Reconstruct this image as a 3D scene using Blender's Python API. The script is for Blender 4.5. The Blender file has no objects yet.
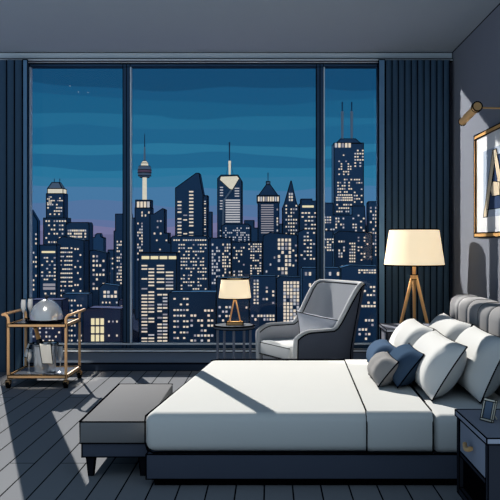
import bpy, bmesh, math, random
from mathutils import Vector, Matrix, noise
C = bpy.context.scene
COL = C.collection
PI = math.pi
F, CX, CY, EYE = 745.0, 270.0, 240.0, 1.31
D = 7.5                                   # distance of the window wall


def at(px, py, y):
    return Vector(((px - CX) * y / F, y, EYE - (py - CY) * y / F))


def lin(c):
    return tuple(((v / 255) / 12.92 if v / 255 <= .04045 else ((v / 255 + .055) / 1.055) ** 2.4) for v in c) + (1.0,)


# ------------------------------------------------------------------ materials
def new_mat(name):
    m = bpy.data.materials.new(name)
    m.use_nodes = True
    nt = m.node_tree
    nt.nodes.clear()
    out = nt.nodes.new('ShaderNodeOutputMaterial')
    return m, nt, out


def mottled(nt, rgb, amt, scale):
    tc = nt.nodes.new('ShaderNodeTexCoord')
    nz = nt.nodes.new('ShaderNodeTexNoise')
    nz.inputs['Scale'].default_value = scale
    nt.links.new(tc.outputs['Object'], nz.inputs['Vector'])
    mx = nt.nodes.new('ShaderNodeMix')
    mx.data_type = 'RGBA'
    c = lin(rgb)
    mx.inputs[6].default_value = tuple(v * (1 - amt) for v in c[:3]) + (1,)
    mx.inputs[7].default_value = tuple(min(1, v * (1 + amt)) for v in c[:3]) + (1,)
    nt.links.new(nz.outputs['Fac'], mx.inputs[0])
    return mx.outputs[2]


def matte(name, rgb, amt=.03, scale=6.0, toon=False):
    m, nt, out = new_mat(name)
    b = nt.nodes.new('ShaderNodeBsdfToon' if toon else 'ShaderNodeBsdfDiffuse')
    if toon:
        b.component = 'DIFFUSE'
        b.inputs['Size'].default_value = .92
        b.inputs['Smooth'].default_value = .06
    nt.links.new(mottled(nt, rgb, amt, scale), b.inputs['Color'])
    nt.links.new(b.outputs[0], out.inputs[0])
    return m


def metal(name, rgb, rough=.35, met=.7):
    m, nt, out = new_mat(name)
    b = nt.nodes.new('ShaderNodeBsdfPrincipled')
    b.inputs['Roughness'].default_value = rough
    b.inputs['Metallic'].default_value = met
    nt.links.new(mottled(nt, rgb, .04, 20), b.inputs['Base Color'])
    nt.links.new(b.outputs[0], out.inputs[0])
    return m


def glow(name, rgb, strength=1.0):
    m, nt, out = new_mat(name)
    b = nt.nodes.new('ShaderNodeEmission')
    b.inputs['Strength'].default_value = strength
    nt.links.new(mottled(nt, rgb, .12, .35), b.inputs['Color'])
    nt.links.new(b.outputs[0], out.inputs[0])
    return m


def clear_glass(name, tint=(247, 248, 250), refl=.01):
    m, nt, out = new_mat(name)
    t = nt.nodes.new('ShaderNodeBsdfTransparent')
    t.inputs[0].default_value = lin(tint)
    g = nt.nodes.new('ShaderNodeBsdfGlossy')
    g.inputs['Roughness'].default_value = .02
    mx = nt.nodes.new('ShaderNodeMixShader')
    mx.inputs[0].default_value = refl
    nt.links.new(t.outputs[0], mx.inputs[1])
    nt.links.new(g.outputs[0], mx.inputs[2])
    nt.links.new(mx.outputs[0], out.inputs[0])
    return m


def frosted(name, rgb, k):
    m, nt, out = new_mat(name)
    t = nt.nodes.new('ShaderNodeBsdfTransparent')
    g = nt.nodes.new('ShaderNodeBsdfPrincipled')
    g.inputs['Base Color'].default_value = lin(rgb)
    g.inputs['Roughness'].default_value = .15
    mx = nt.nodes.new('ShaderNodeMixShader')
    mx.inputs[0].default_value = k
    nt.links.new(t.outputs[0], mx.inputs[1])
    nt.links.new(g.outputs[0], mx.inputs[2])
    nt.links.new(mx.outputs[0], out.inputs[0])
    return m


def shade_fabric(name, rgb, strength):
    """lamp shade cloth, a little of the bulb's light coming through"""
    m, nt, out = new_mat(name)
    b = nt.nodes.new('ShaderNodeBsdfDiffuse')
    nt.links.new(mottled(nt, rgb, .02, 8), b.inputs['Color'])
    e = nt.nodes.new('ShaderNodeEmission')
    e.inputs['Color'].default_value = lin(rgb)
    e.inputs['Strength'].default_value = strength
    a = nt.nodes.new('ShaderNodeAddShader')
    nt.links.new(b.outputs[0], a.inputs[0])
    nt.links.new(e.outputs[0], a.inputs[1])
    nt.links.new(a.outputs[0], out.inputs[0])
    return m


def planks():
    m, nt, out = new_mat('floor_planks')
    tc = nt.nodes.new('ShaderNodeTexCoord')
    mp = nt.nodes.new('ShaderNodeMapping')
    mp.inputs['Rotation'].default_value = (0, 0, PI / 2)
    mp.inputs['Location'].default_value = (.4, .03, 0)
    nt.links.new(tc.outputs['Object'], mp.inputs[0])
    br = nt.nodes.new('ShaderNodeTexBrick')
    br.inputs['Color1'].default_value = lin(FLOOR1)
    br.inputs['Color2'].default_value = lin(FLOOR2)
    br.inputs['Mortar'].default_value = lin((12, 14, 20))
    br.inputs['Scale'].default_value = 1
    br.inputs['Mortar Size'].default_value = .0042
    br.inputs['Mortar Smooth'].default_value = 0
    br.inputs['Brick Width'].default_value = 2.9
    br.inputs['Row Height'].default_value = .15
    br.offset = .37
    nt.links.new(mp.outputs[0], br.inputs[0])
    b = nt.nodes.new('ShaderNodeBsdfDiffuse')
    nt.links.new(br.outputs[0], b.inputs[0])
    nt.links.new(b.outputs[0], out.inputs[0])
    return m


FLOOR1, FLOOR2 = (152, 154, 158), (146, 148, 153)
M = {}
M['ink'] = matte('ink_line', (8, 9, 14), 0)
M['floor'] = planks()
M['ceiling'] = matte('ceiling_paint', (160, 169, 178), .01)
M['wall'] = matte('grey_wall_paint', (136, 140, 150), .01)
M['navywall'] = matte('navy_panel', (142, 160, 185), .01)
M['base'] = matte('dark_base', (60, 74, 96), .01)
M['cornice'] = matte('cornice_paint', (222, 228, 232), .01)
M['light'] = matte('pale_trim', (236, 238, 240), .01)  # pale colour stands in for light along the cornice's lower edge
M['frame'] = matte('window_frame_navy', (58, 84, 112), .02)
M['bead'] = matte('frame_bead', (222, 234, 245), .02)  # pale colour stands in for light catching frame and sill edges
M['curtain'] = matte('curtain_navy', (68, 92, 114), .03)
M['curtain2'] = matte('curtain_lining', (112, 150, 184), .03)  # lighter copy of the curtain colour, paints its lit leading edge
M['glass'] = clear_glass('window_glass')
M['white'] = matte('white_linen', (240, 240, 236), .01)
M['sheet'] = matte('white_sheet', (236, 237, 235), .01)
M['pillow'] = matte('white_cotton', (240, 240, 237), .01)
M['bedbase'] = matte('bed_upholstery', (92, 99, 116), .03)
M['plinth'] = matte('black_plinth', (10, 11, 15), 0)
M['head'] = matte('headboard_grey', (168, 167, 168), .03)
M['bench'] = matte('bench_grey', (146, 146, 148), .02)
M['benchleg'] = matte('bench_leg', (32, 34, 42), .02)
M['chair'] = matte('chair_grey', (196, 198, 203), .02)
M['chairout'] = matte('chair_outer', (80, 87, 102), .02)  # shaded copy of the chair fabric, the shade put into the colour
M['piping'] = matte('chair_piping', (205, 206, 208), .02)
M['seat'] = matte('chair_seat_pale', (230, 230, 228), .02)
M['slate'] = matte('slate_cushion', (206, 209, 219), .03)
M['blue'] = matte('blue_cushion', (92, 114, 142), .03)
M['navy'] = matte('navy_cushion', (72, 93, 118), .03)
M['greyc'] = matte('grey_cushion', (165, 163, 162), .03)
M['brass'] = metal('brushed_brass', (236, 184, 122), .45, .15)
M['bronze'] = metal('cart_bronze', (232, 186, 136), .5, .1)
M['wood'] = matte('tan_wood', (242, 192, 134), .05, 12)
M['steel'] = metal('polished_steel', (214, 222, 230), .16, .65)
M['dark'] = matte('dark_tray', (52, 58, 70), .02)
M['shelf'] = matte('shelf_slate', (110, 118, 132), .02)
M['bottle'] = metal('bottle_glass', (22, 26, 28), .2, 0)
M['foil'] = metal('gold_foil', (250, 184, 110), .5, .1)
M['flute'] = frosted('flute_glass', (236, 242, 248), .72)
M['wheel'] = matte('caster_black', (26, 24, 26), .02)
M['tabletop'] = matte('table_charcoal', (112, 118, 128), .03)
M['tableleg'] = matte('table_leg', (128, 136, 152), .03)
M['nstop'] = matte('nightstand_top', (156, 159, 172), .03)
M['nsbody'] = matte('nightstand_body', (52, 54, 62), .03)
M['nsopen'] = matte('nightstand_recess', (8, 8, 12), .02)  # near-black, paints the shade of the lower opening; also on the legs
M['shade'] = shade_fabric('lamp_shade_cream', (250, 228, 192), .76)
M['shade2'] = shade_fabric('small_shade_cream', (250, 228, 192), .76)
M['gold'] = matte('picture_frame_gold', (228, 176, 114), .04, 14)
M['mat'] = matte('picture_mat', (240, 240, 240), .01)
M['artbg'] = matte('art_pale_blue', (186, 198, 214), .02)
M['artcream'] = matte('art_cream', (234, 214, 184), .02)
M['artnavy'] = matte('art_navy', (64, 80, 112), .02)
M['screen'] = matte('photo_slate', (110, 126, 146), .03)
M['pale'] = matte('pale_frame', (244, 234, 214), .02)
M['ground'] = matte('city_ground', (40, 50, 72), .1, .02)
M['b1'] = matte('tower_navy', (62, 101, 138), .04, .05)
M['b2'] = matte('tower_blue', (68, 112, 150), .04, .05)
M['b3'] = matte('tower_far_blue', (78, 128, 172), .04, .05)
M['b4'] = matte('tower_plum', (86, 94, 128), .04, .05)
M['bdark'] = matte('tower_dark', (55, 91, 126), .04, .05)
M['bsteel'] = matte('tower_steel', (165, 178, 194), .04, .05)
M['bred'] = matte('tower_red_band', (196, 140, 158), .04, .05)
M['bcream'] = glow('crown_light', (232, 226, 205), .9)
M['w'] = glow('window_light_warm', (255, 230, 206), .92)
M['w2'] = glow('window_light_pale', (206, 206, 210), .85)
M['w3'] = glow('window_light_amber', (255, 232, 186), 1.0)
M['w4'] = glow('window_light_dim', (168, 164, 172), .8)
M['star'] = glow('star_light', (220, 235, 245), .8)


# ------------------------------------------------------------------ geometry helpers
def box(bm, x0, x1, y0, y1, z0, z1):
    vs = [bm.verts.new(p) for p in ((x0, y0, z0), (x1, y0, z0), (x1, y1, z0), (x0, y1, z0),
                                    (x0, y0, z1), (x1, y0, z1), (x1, y1, z1), (x0, y1, z1))]
    for f in ((3, 2, 1, 0), (4, 5, 6, 7), (0, 1, 5, 4), (1, 2, 6, 5), (2, 3, 7, 6), (3, 0, 4, 7)):
        bm.faces.new([vs[i] for i in f])
    return vs


def hexa(bm, pts):
    """8 points: 4 at the bottom anticlockwise, 4 on top"""
    vs = [bm.verts.new(p) for p in pts]
    for f in ((3, 2, 1, 0), (4, 5, 6, 7), (0, 1, 5, 4), (1, 2, 6, 5), (2, 3, 7, 6), (3, 0, 4, 7)):
        bm.faces.new([vs[i] for i in f])


def frame_of(d):
    d = d.normalized()
    a = Vector((0, 0, 1)) if abs(d.z) < .9 else Vector((1, 0, 0))
    u = d.cross(a).normalized()
    return u, d.cross(u).normalized()


def tube(bm, pts, r, n=8, closed=False, r1=None, mi=0):
    pts = [Vector(p) for p in pts]
    N = len(pts)
    rings = []
    u = None
    for i, p in enumerate(pts):
        a = pts[(i - 1) % N] if closed or i > 0 else p
        b = pts[(i + 1) % N] if closed or i < N - 1 else p
        d = (b - a).normalized()
        if u is None:
            u, v = frame_of(d)
        else:
            u = (u - d * u.dot(d)).normalized()
            v = d.cross(u).normalized()
        rr = r if r1 is None else r + (r1 - r) * i / (N - 1)
        rings.append([bm.verts.new(p + (u * math.cos(t) + v * math.sin(t)) * rr)
                      for t in [2 * PI * k / n for k in range(n)]])
    fs = []
    for i in range(N if closed else N - 1):
        A, B = rings[i], rings[(i + 1) % N]
        for k in range(n):
            fs.append(bm.faces.new((A[k], A[(k + 1) % n], B[(k + 1) % n], B[k])))
    if not closed:
        fs.append(bm.faces.new(rings[0][::-1]))
        fs.append(bm.faces.new(rings[-1]))
    for f in fs:
        f.material_index = mi


def lathe(bm, prof, n=40, c=(0, 0, 0), axis=None):
    """profile of (r, z) from bottom to top"""
    c = Vector(c)
    rings = []
    for r, z in prof:
        if r < 1e-6:
            rings.append([bm.verts.new(c + Vector((0, 0, z)))])
        else:
            rings.append([bm.verts.new(c + Vector((r * math.cos(2 * PI * k / n), r * math.sin(2 * PI * k / n), z))) for k in range(n)])
    for A, B in zip(rings, rings[1:]):
        for k in range(n):
            k2 = (k + 1) % n
            if len(A) == 1 and len(B) == 1:
                continue
            if len(A) == 1:
                bm.faces.new((A[0], B[k2], B[k]))
            elif len(B) == 1:
                bm.faces.new((A[k], A[k2], B[0]))
            else:
                bm.faces.new((A[k], A[k2], B[k2], B[k]))
    if len(rings[0]) > 1:
        bm.faces.new(rings[0][::-1])
    if len(rings[-1]) > 1:
        bm.faces.new(rings[-1])


def prism(bm, poly, y0, y1):
    """polygon of (x, z) extruded along y"""
    A = [bm.verts.new((x, y0, z)) for x, z in poly]
    B = [bm.verts.new((x, y1, z)) for x, z in poly]
    bm.faces.new(A)
    bm.faces.new(B[::-1])
    n = len(poly)
    for i in range(n):
        bm.faces.new((A[i], B[i], B[(i + 1) % n], A[(i + 1) % n]))


def soften(bm, r, seg=3, only=None):
    es = [e for e in bm.edges if only is None or only(e)]
    bmesh.ops.bevel(bm, geom=es, offset=r, segments=seg, affect='EDGES', profile=.5)


def obj(name, bm, mat, parent=None, ink=0.0, ang=32, paths=(), smooth=35, loc=None):
    """link the shape as ONE mesh object; dark ink piping is laid along its sharp edges and the given paths"""
    bmesh.ops.recalc_face_normals(bm, faces=bm.faces[:])
    segs = []
    if ink:
        for e in bm.edges:
            if len(e.link_faces) != 2 or e.calc_face_angle(0) > math.radians(ang):
                a, b = e.verts[0].co.copy(), e.verts[1].co.copy()
                if (b - a).length > ink * .5:
                    d = (b - a).normalized() * ink * .6
                    segs.append((a - d, b + d))
    for a, b in segs:
        tube(bm, [a, b], ink, 5, mi=1)
    for p, r, cl in paths:
        tube(bm, p, r, 6, closed=cl, mi=1)
    me = bpy.data.meshes.new(name)
    if loc is not None:
        bmesh.ops.translate(bm, verts=bm.verts[:], vec=-Vector(loc))
    bm.to_mesh(me)
    bm.free()
    me.materials.append(mat)
    if ink or paths:
        me.materials.append(M['ink'])
    me.polygons.foreach_set('use_smooth', [True] * len(me.polygons))
    me.set_sharp_from_angle(angle=math.radians(smooth))
    o = bpy.data.objects.new(name, me)
    COL.objects.link(o)
    if loc is not None:
        o.location = loc
    if parent:
        o.parent = parent
    return o


def tag(o, label, cat, group=None, kind=None):
    o['label'] = label
    o['category'] = cat
    if group:
        o['group'] = group
    if kind:
        o['kind'] = kind
    return o


def thing(name, label, cat, loc=(0, 0, 0), rz=0, group=None):
    o = bpy.data.objects.new(name, None)
    COL.objects.link(o)
    o.location = loc
    o.rotation_euler = (0, 0, rz)
    o.empty_display_size = .1
    return tag(o, label, cat, group)


def struct(name, bm, m, ink=0.0, label=None, paths=(), ang=32):
    o = obj(name, bm, m, None, ink, ang, paths)
    o['kind'] = 'structure'
    if label:
        o['label'] = label
    return o


def B():
    return bmesh.new()


def boxo(name, m, parent, x0, x1, y0, y1, z0, z1, ink=0.0, bev=0, seg=2):
    bm = B()
    box(bm, x0, x1, y0, y1, z0, z1)
    if bev:
        soften(bm, bev, seg)
    return obj(name, bm, m, parent, ink)


# ------------------------------------------------------------------ the room
XL, XR, ZC, Y0 = -5.2, 1.812, at(0, 52.5, D - .1).z, 2.9
ZE = at(0, 61, D - .12).z      # lower edge of the cornice
bm = B(); box(bm, XL, XR + .2, Y0, D + .2, -.12, 0)
o = struct('floor', bm, M['floor'], label='grey plank floor of the bedroom'); o['category'] = 'floor'
bm = B(); box(bm, XL, XR + .2, Y0, D + .2, ZC, ZC + .15)
o = struct('ceiling', bm, M['ceiling'], label='plain grey ceiling'); o['category'] = 'ceiling'
bm = B(); box(bm, XR, XR + .2, Y0, D + .2, 0, ZC)
o = struct('wall_right', bm, M['wall'], .006, label='grey wall behind the bed with the framed picture', ang=32); o['category'] = 'wall'
ZS = at(0, 350, D).z      # sill height
ZH = at(0, 64, D).z       # head of the glass
bm = B(); box(bm, XL, XR, D, D + .2, 0, ZS)
o = struct('wall_back', bm, M['navywall'], 0, label='low navy wall panel below the window'); o['category'] = 'wall'
bm = B(); box(bm, at(381, 0, D).x, XR, D, D + .2, ZS, ZH)
o = struct('wall_pier', bm, M['frame'], 0, label='dark wall behind the right curtain'); o['category'] = 'wall'
bm = B(); box(bm, XL, XR, D, D + .2, ZH, ZC)
o = struct('wall_header', bm, M['frame'], 0, label='dark strip of wall above the window'); o['category'] = 'wall'
bm = B(); box(bm, XL, XR, D - .05, D, 0, at(0, 363, D).z)
o = struct('baseboard_back', bm, M['base'], .005, label='dark baseboard under the window'); o['category'] = 'baseboard'
bm = B(); box(bm, XL, XR, D - .10, D + .0, ZE + .01, ZC)
o = struct('trim_cornice', bm, M['cornice'], .006, label='grey cornice between ceiling and window'); o['category'] = 'trim'
bm = B(); box(bm, XL, XR, D - .12, D - .10, ZE, ZE + .022)
o = struct('trim_cornice_edge', bm, M['light'], .004, label='pale lower edge of the cornice'); o['category'] = 'trim'
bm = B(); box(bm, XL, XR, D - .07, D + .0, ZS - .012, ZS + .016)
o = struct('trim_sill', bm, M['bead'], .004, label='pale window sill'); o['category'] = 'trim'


def window(i, px0, px1, label):
    x0, x1 = at(px0, 0, D).x, at(px1, 0, D).x
    z0, z1 = ZS + .016, ZH
    t = .036
    bm = B()
    box(bm, x0, x0 + t, D, D + .06, z0, z1)
    box(bm, x1 - t, x1, D, D + .06, z0, z1)
    box(bm, x0, x1, D + .001, D + .059, z0, z0 + .055)
    box(bm, x0, x1, D + .001, D + .059, z1 - .03, z1)
    w = struct('window_%d' % i, bm, M['frame'], .004, label=label)
    w['category'] = 'window'
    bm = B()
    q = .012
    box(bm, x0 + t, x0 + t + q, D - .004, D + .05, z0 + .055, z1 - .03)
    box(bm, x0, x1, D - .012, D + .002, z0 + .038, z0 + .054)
    obj('frame_bead', bm, M['bead'], w, 0)  # painted highlight strips along the frame edges
    bm = B()
    box(bm, x0 + t, x1 - t, D + .028, D + .034, z0 + .05, z1 - .03)
    obj('pane', bm, M['glass'], w)


window(1, 26, 126.5, 'left window pane of the glass wall, behind the serving cart')
window(2, 126.5, 320, 'wide middle window pane of the glass wall')
window(3, 320, 381, 'narrow right window pane of the glass wall')
window(4, -240, 26, 'window beyond the left curtain')


# ------------------------------------------------------------------ curtains
def curtain(name, px0, px1, y, label, lines, mat, edge=None):
    k = y / F
    x0, x1 = (px0 - CX) * k, (px1 - CX) * k
    z0, z1 = .015, ZE - .006
    root = thing(name, label, 'curtain', ((x0 + x1) / 2, y, 0), 0, None)
    n = max(2, round((x1 - x0) / lines))
    front = []
    for i in range(n * 6 + 1):
        s = i / 6
        ph = s - math.floor(s)
        d = -.014 * math.sin(PI * ph) ** .6
        front.append((x0 + (x1 - x0) * i / (n * 6), y + d))
    back = [(x, yy + .012) for x, yy in front][::-1]
    bm = B()
    ring = front + back
    A = [bm.verts.new((x - root.location.x, yy - y, z0)) for x, yy in ring]
    Bv = [bm.verts.new((x - root.location.x, yy - y, z1)) for x, yy in ring]
    m = len(ring)
    for i in range(m):
        bm.faces.new((A[i], A[(i + 1) % m], Bv[(i + 1) % m], Bv[i]))
    h = len(front)
    for i in range(h - 1):
        for L in (A, Bv):
            bm.faces.new((L[i], L[i + 1], L[m - 2 - i], L[m - 1 - i]))
    paths = []
    rnd = random.Random(px0)
    for i in range(0, n + 1):
        xx = x0 + (x1 - x0) * i / n - root.location.x
        paths.append(([(xx, -.006, z0 + rnd.choice((0, 0, .0, .5))), (xx, -.008, z1)], .0048, False))
    obj('drape', bm, mat, root, 0, paths=paths)
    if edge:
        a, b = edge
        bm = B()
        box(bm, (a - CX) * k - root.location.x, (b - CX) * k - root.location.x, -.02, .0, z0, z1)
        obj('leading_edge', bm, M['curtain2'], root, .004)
    return root


curtain('curtain', 385.5, 449.5, 7.32, 'dark navy pleated curtain hanging behind the floor lamp', .062, M['curtain'], (378.5, 384.5))
curtain('curtain', -1, 22.5, 7.32, 'dark navy curtain at the left end of the window behind the serving cart', .075, M['curtain'], (23.5, 28))


# ------------------------------------------------------------------ bed
def trap(bm, xa, xb, xr, y0, y1, z0, z1):
    """block whose foot end runs from xa (near) to xb (far)"""
    hexa(bm, [(xa, y0, z0), (xr, y0, z0), (xr, y1, z0), (xb, y1, z0),
              (xa, y0, z1), (xr, y0, z1), (xr, y1, z1), (xb, y1, z1)])


BY0, BY1 = 3.95, 5.72
XA, XB = -.668, -.46
HX = 1.40
bed = thing('bed', 'wide upholstered bed with a dark base and grey channel headboard', 'bed', (.4, 4.83, 0))


def rel(o, root):
    o.location -= root.location
    o.parent = root
    return o


bm = B(); trap(bm, XA + .05, XB + .05, HX - .02, BY0 + .03, BY1 - .03, 0, .04)
rel(obj('plinth', bm, M['plinth']), bed)
bm = B(); trap(bm, XA + .01, XB + .01, HX, BY0 + .005, BY1 - .005, .04, .172)
rel(obj('base', bm, M['bedbase'], None, .004), bed)
bm = B(); trap(bm, .866, .904, HX, BY0 + .002, BY1 - .012, .172, .380)
soften(bm, .045, 4)
rel(obj('mattress', bm, M['sheet'], None, 0, paths=[([(.87, BY0 + .002, .178), (HX, BY0 + .002, .178)], .0035, False)]), bed)
# headboard of upright padded channels
n = 9
hy0, hy1 = 3.60, 5.97
w = (hy1 - hy0) / n
bm = B(); box(bm, HX + .09, HX + .20, hy0 + .02, hy1 - .02, 0, .84)
hb = rel(obj('headboard', bm, M['head'], None, .004), bed)
for i in range(n):
    ya = hy0 + i * w
    bm = B()
    prof = []
    for k in range(9):
        t = PI * k / 8
        prof.append((ya + w / 2 - math.cos(t) * w / 2, -.02 * math.sin(t) ** .7))
    zt, arc = .87, 7
    rows = []
    for (yy, dx) in prof:
        row = [(HX + .05 + dx, yy, .18)]
        for j in range(arc):
            a = PI / 2 * j / (arc - 1)
            row.append((HX + .05 + dx + (.08 - .0) * (1 - math.cos(a)), yy, .79 + (zt - .79 + dx * -.4) * math.sin(a)))
        row.append((HX + .20, yy, zt + dx * -.4))
        row.append((HX + .20, yy, .18))
        rows.append([bm.verts.new(p) for p in row])
    for r0, r1 in zip(rows, rows[1:]):
        L = len(r0)
        for j in range(L):
            bm.faces.new((r0[j], r0[(j + 1) % L], r1[(j + 1) % L], r1[j]))
    bm.faces.new(rows[0][::-1]); bm.faces.new(rows[-1])
    pth = [([v.co.copy() + Vector((-.004, 0, .003)) for v in rows[-1][:-1]], .0045, False)]
    if i == 0:
        pth.append(([v.co.copy() + Vector((-.004, 0, .003)) for v in rows[0][:-1]], .0045, False))
    c = rel(obj('channel', bm, M['head'], None, 0, paths=pth), bed)
# ink line on top of the head cushion outline

# duvet
duvet = thing('duvet', 'white duvet spread over the foot and middle of the bed', 'bedding', (0, 4.83, .172))
DX = .512


def duvet_shell(xa, xb, xr0, xr1, top, ins):
    bm = B()
    hexa(bm, [(xa, BY0 - ins, .182), (xr0, BY0 - ins, .182), (xr1, BY1 + ins, .182), (xb, BY1 + ins, .182),
              (xa, BY0 - ins, top), (xr0, BY0 - ins, top), (xr1, BY1 + ins, top), (xb, BY1 + ins, top)])
    return bm


ZT = .392
bm = duvet_shell(XA, XB, DX + .005, DX + .06, ZT, .004)
left = lambda e: all(v.co.x < 0 for v in e.verts)
long_ = lambda e: not all(v.co.x > .3 for v in e.verts)
soften(bm, .05, 5, long_)
q = .012
pp = [([(XA + .000, BY0 + .05, .365), (XB + .000, BY1 - .06, .365), (XB + .012, BY1 - .01, .385), (XB + .07, BY1 - .002, ZT + .002),
        (DX + .06, BY1 - .002, ZT + .002)], .0055, False),
      ([(XA + .000, BY0 + .05, .365), (XA - .001, BY0 + .035, .345), (XA + .004, BY0 + .012, .31), (XA + .004, BY0 + .01, .235), (XA + .016, BY0 + .004, .197),
        (XA + .05, BY0 - .004, .183), (DX, BY0 - .004, .183)], .0042, False)]
o = obj('cover', bm, M['white'], None, 0, paths=pp)
rel(o, duvet)
bm = duvet_shell(DX, DX + .055, .862, .90, ZT + .006, .010)
soften(bm, .045, 5, lambda e: abs(e.verts[0].co.y - e.verts[1].co.y) < .05 and abs(e.verts[0].co.x - e.verts[1].co.x) > .1)
pth = []
for xn, xf in ((DX, DX + .055), (.862, .90)):
    pth.append(([(xn, BY0 - .008, .186), (xn, BY0 - .012, .33), (xn, BY0 + .0, .375), (xn, BY0 + .035, ZT + .008), (xf, BY1, ZT + .008)], .0042, False))
pth.append(([(DX, BY0 - .010, .183), (.862, BY0 - .010, .183)], .004, False))
pth.append(([(.885, BY0 + .3, ZT - .006), (.925, BY1, ZT - .006)], .0035, False))
o = obj('turned_back_fold', bm, M['white'], None, 0, paths=pth)
rel(o, duvet)


# ------------------------------------------------------------------ pillows and cushions
def pillow(name, label, cat, mat, xb, zb, xt, zt, ya, yb, thick, group=None, pinch=.05, n=26, corner=.5, bev=.27, seam=.0042, skew=0, wr=0):
    """stands on its long edge at (xb, zb), leans back to (xt, zt), from ya to yb"""
    up = Vector((xt - xb, 0, zt - zb))
    h = up.length
    up.normalize()
    side = Vector((0, 1, 0))
    nrm = Vector((-up.z, 0, up.x))
    c = Vector(((xb + xt) / 2, (ya + yb) / 2, (zb + zt) / 2))
    a, b = (yb - ya) / 2, h / 2
    bm = B()
    rnd = random.Random(name + label)

    def P(u, v, s):
        X = a * u * (1 - pinch * (1 - v * v) * abs(u))
        Yv = b * v * (1 - pinch * 1.3 * (1 - u * u) * abs(v)) + skew * u * a
        e_ = (1 - abs(u)) / bev
        g_ = .5 * (e_ + 1 - math.sqrt((e_ - 1) ** 2 + .006)) + .5 * (math.sqrt(1.006) - 1)
        T = thick / 2 * g_ * max(0, 1 - v * v) ** corner
        if wr:
            T += wr * noise.noise(Vector((u * 2.2, v * 2.2, s * 3))) * (1 - u * u) * (1 - v * v)
        return c + side * X + up * Yv + nrm * T * s
    g = {}
    for s in (1, -1):
        for i in range(n + 1):
            for j in range(n + 1):
                rim = i in (0, n) or j in (0, n)
                key = (i, j, 0 if rim else s)
                if key not in g:
                    ui, vj = math.sin((2 * i / n - 1) * PI / 2), math.sin((2 * j / n - 1) * PI / 2)
                    g[key] = bm.verts.new(P(ui, vj, s))

    def V(i, j, s):
        return g[(i, j, 0 if (i in (0, n) or j in (0, n)) else s)]
    for s in (1, -1):
        for i in range(n):
            for j in range(n):
                bm.faces.new((V(i, j, s), V(i + 1, j, s), V(i + 1, j + 1, s), V(i, j + 1, s)))
    rim = [(i, 0) for i in range(n)] + [(n, j) for j in range(n)] + [(i, n) for i in range(n, 0, -1)] + [(0, j) for j in range(n, 0, -1)]
    path = [V(i, j, 1).co.copy() for i, j in rim]
    o = obj(name, bm, mat, None, 0, smooth=70, paths=[(path, seam, True)], loc=(c.x, c.y, zb))
    return tag(o, label, cat, group)


ZM, ZD = .392, .408
pillow('pillow', 'white pillow on the far side against the headboard, behind another white pillow', 'pillow', M['pillow'],
       1.185, ZM, 1.355, .745, 4.99, 5.82, .20)
pillow('pillow', 'white pillow on the near side right against the headboard', 'pillow', M['pillow'],
       1.185, ZM, 1.355, .745, 4.19, 4.96, .21)
pillow('pillow', 'white pillow on the far side propped behind the blue cushion', 'pillow', M['pillow'],
       .935, ZM, 1.125, .70, 5.10, 5.83, .21)
pillow('pillow', 'large white pillow in front on the near side, right of the navy cushion', 'pillow', M['pillow'],
       .925, ZM, 1.125, .70, 4.25, 5.06, .21)
pillow('cushion', 'mid blue cushion behind the small grey cushion', 'cushion', M['blue'], .72, ZD + .005, .862, .575, 5.03, 5.52, .17, corner=.55, bev=.36)
pillow('cushion', 'navy blue cushion leaning on the large white pillow', 'cushion', M['navy'], .775, ZD + .005, .935, .615, 4.52, 5.01, .17, corner=.55, bev=.36)
pillow('cushion', 'small crumpled grey cushion in front of the two blue cushions', 'cushion', M['greyc'], .66, ZD + .005, .785, .565, 4.55, 4.99, .15, corner=.5, bev=.36, wr=.012)

# ------------------------------------------------------------------ bench
bench = thing('bench', 'low grey upholstered bench at the foot of the bed', 'bench', (-.85, 4.65, 0))
bx0, bx1, by0, by1 = -1.05, -.675, 4.1, 5.18
bm = B(); box(bm, bx0, bx1, by0, by1, .19, .31); soften(bm, .012, 2)
edge = [(bx0 + .002, by0, .303), (bx1, by0, .303)]
pp = [([(bx0 + .004, by0 + .004, .308), (bx1, by0 + .004, .308)], .004, False),
      ([(bx0 + .004, by0 + .004, .308), (bx0 + .004, by1 - .004, .308), (bx1, by1 - .004, .308)], .0048, False),
      ([(bx0 + .003, by0 + .003, .31), (bx0 + .003, by0 + .003, .19), (bx1, by0 + .003, .19)], .004, False)]
rel(obj('cushion_top', bm, M['bench'], None, 0, paths=pp), bench)
bm = B(); box(bm, bx0 + .012, bx1, by0 + .012, by1 - .012, .112, .19)
rel(obj('seat_frame', bm, M['bedbase'], None, .004), bench)
for lx in (bx0 + .055, bx1 - .0):
    for ly in (by0 + .05, by1 - .05):
        bm = B()
        s = .024
        lx2 = lx - (.03 if lx > -.8 else 0)
        hexa(bm, [(lx2 - s * .55, ly - s * .55, 0), (lx2 + s * .55, ly - s * .55, 0), (lx2 + s * .55, ly + s * .55, 0), (lx2 - s * .55, ly + s * .55, 0),
                  (lx2 - s, ly - s, .113), (lx2 + s, ly - s, .113), (lx2 + s, ly + s, .113), (lx2 - s, ly + s, .113)])
        rel(obj('leg', bm, M['benchleg'], None, .0025), bench)


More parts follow.
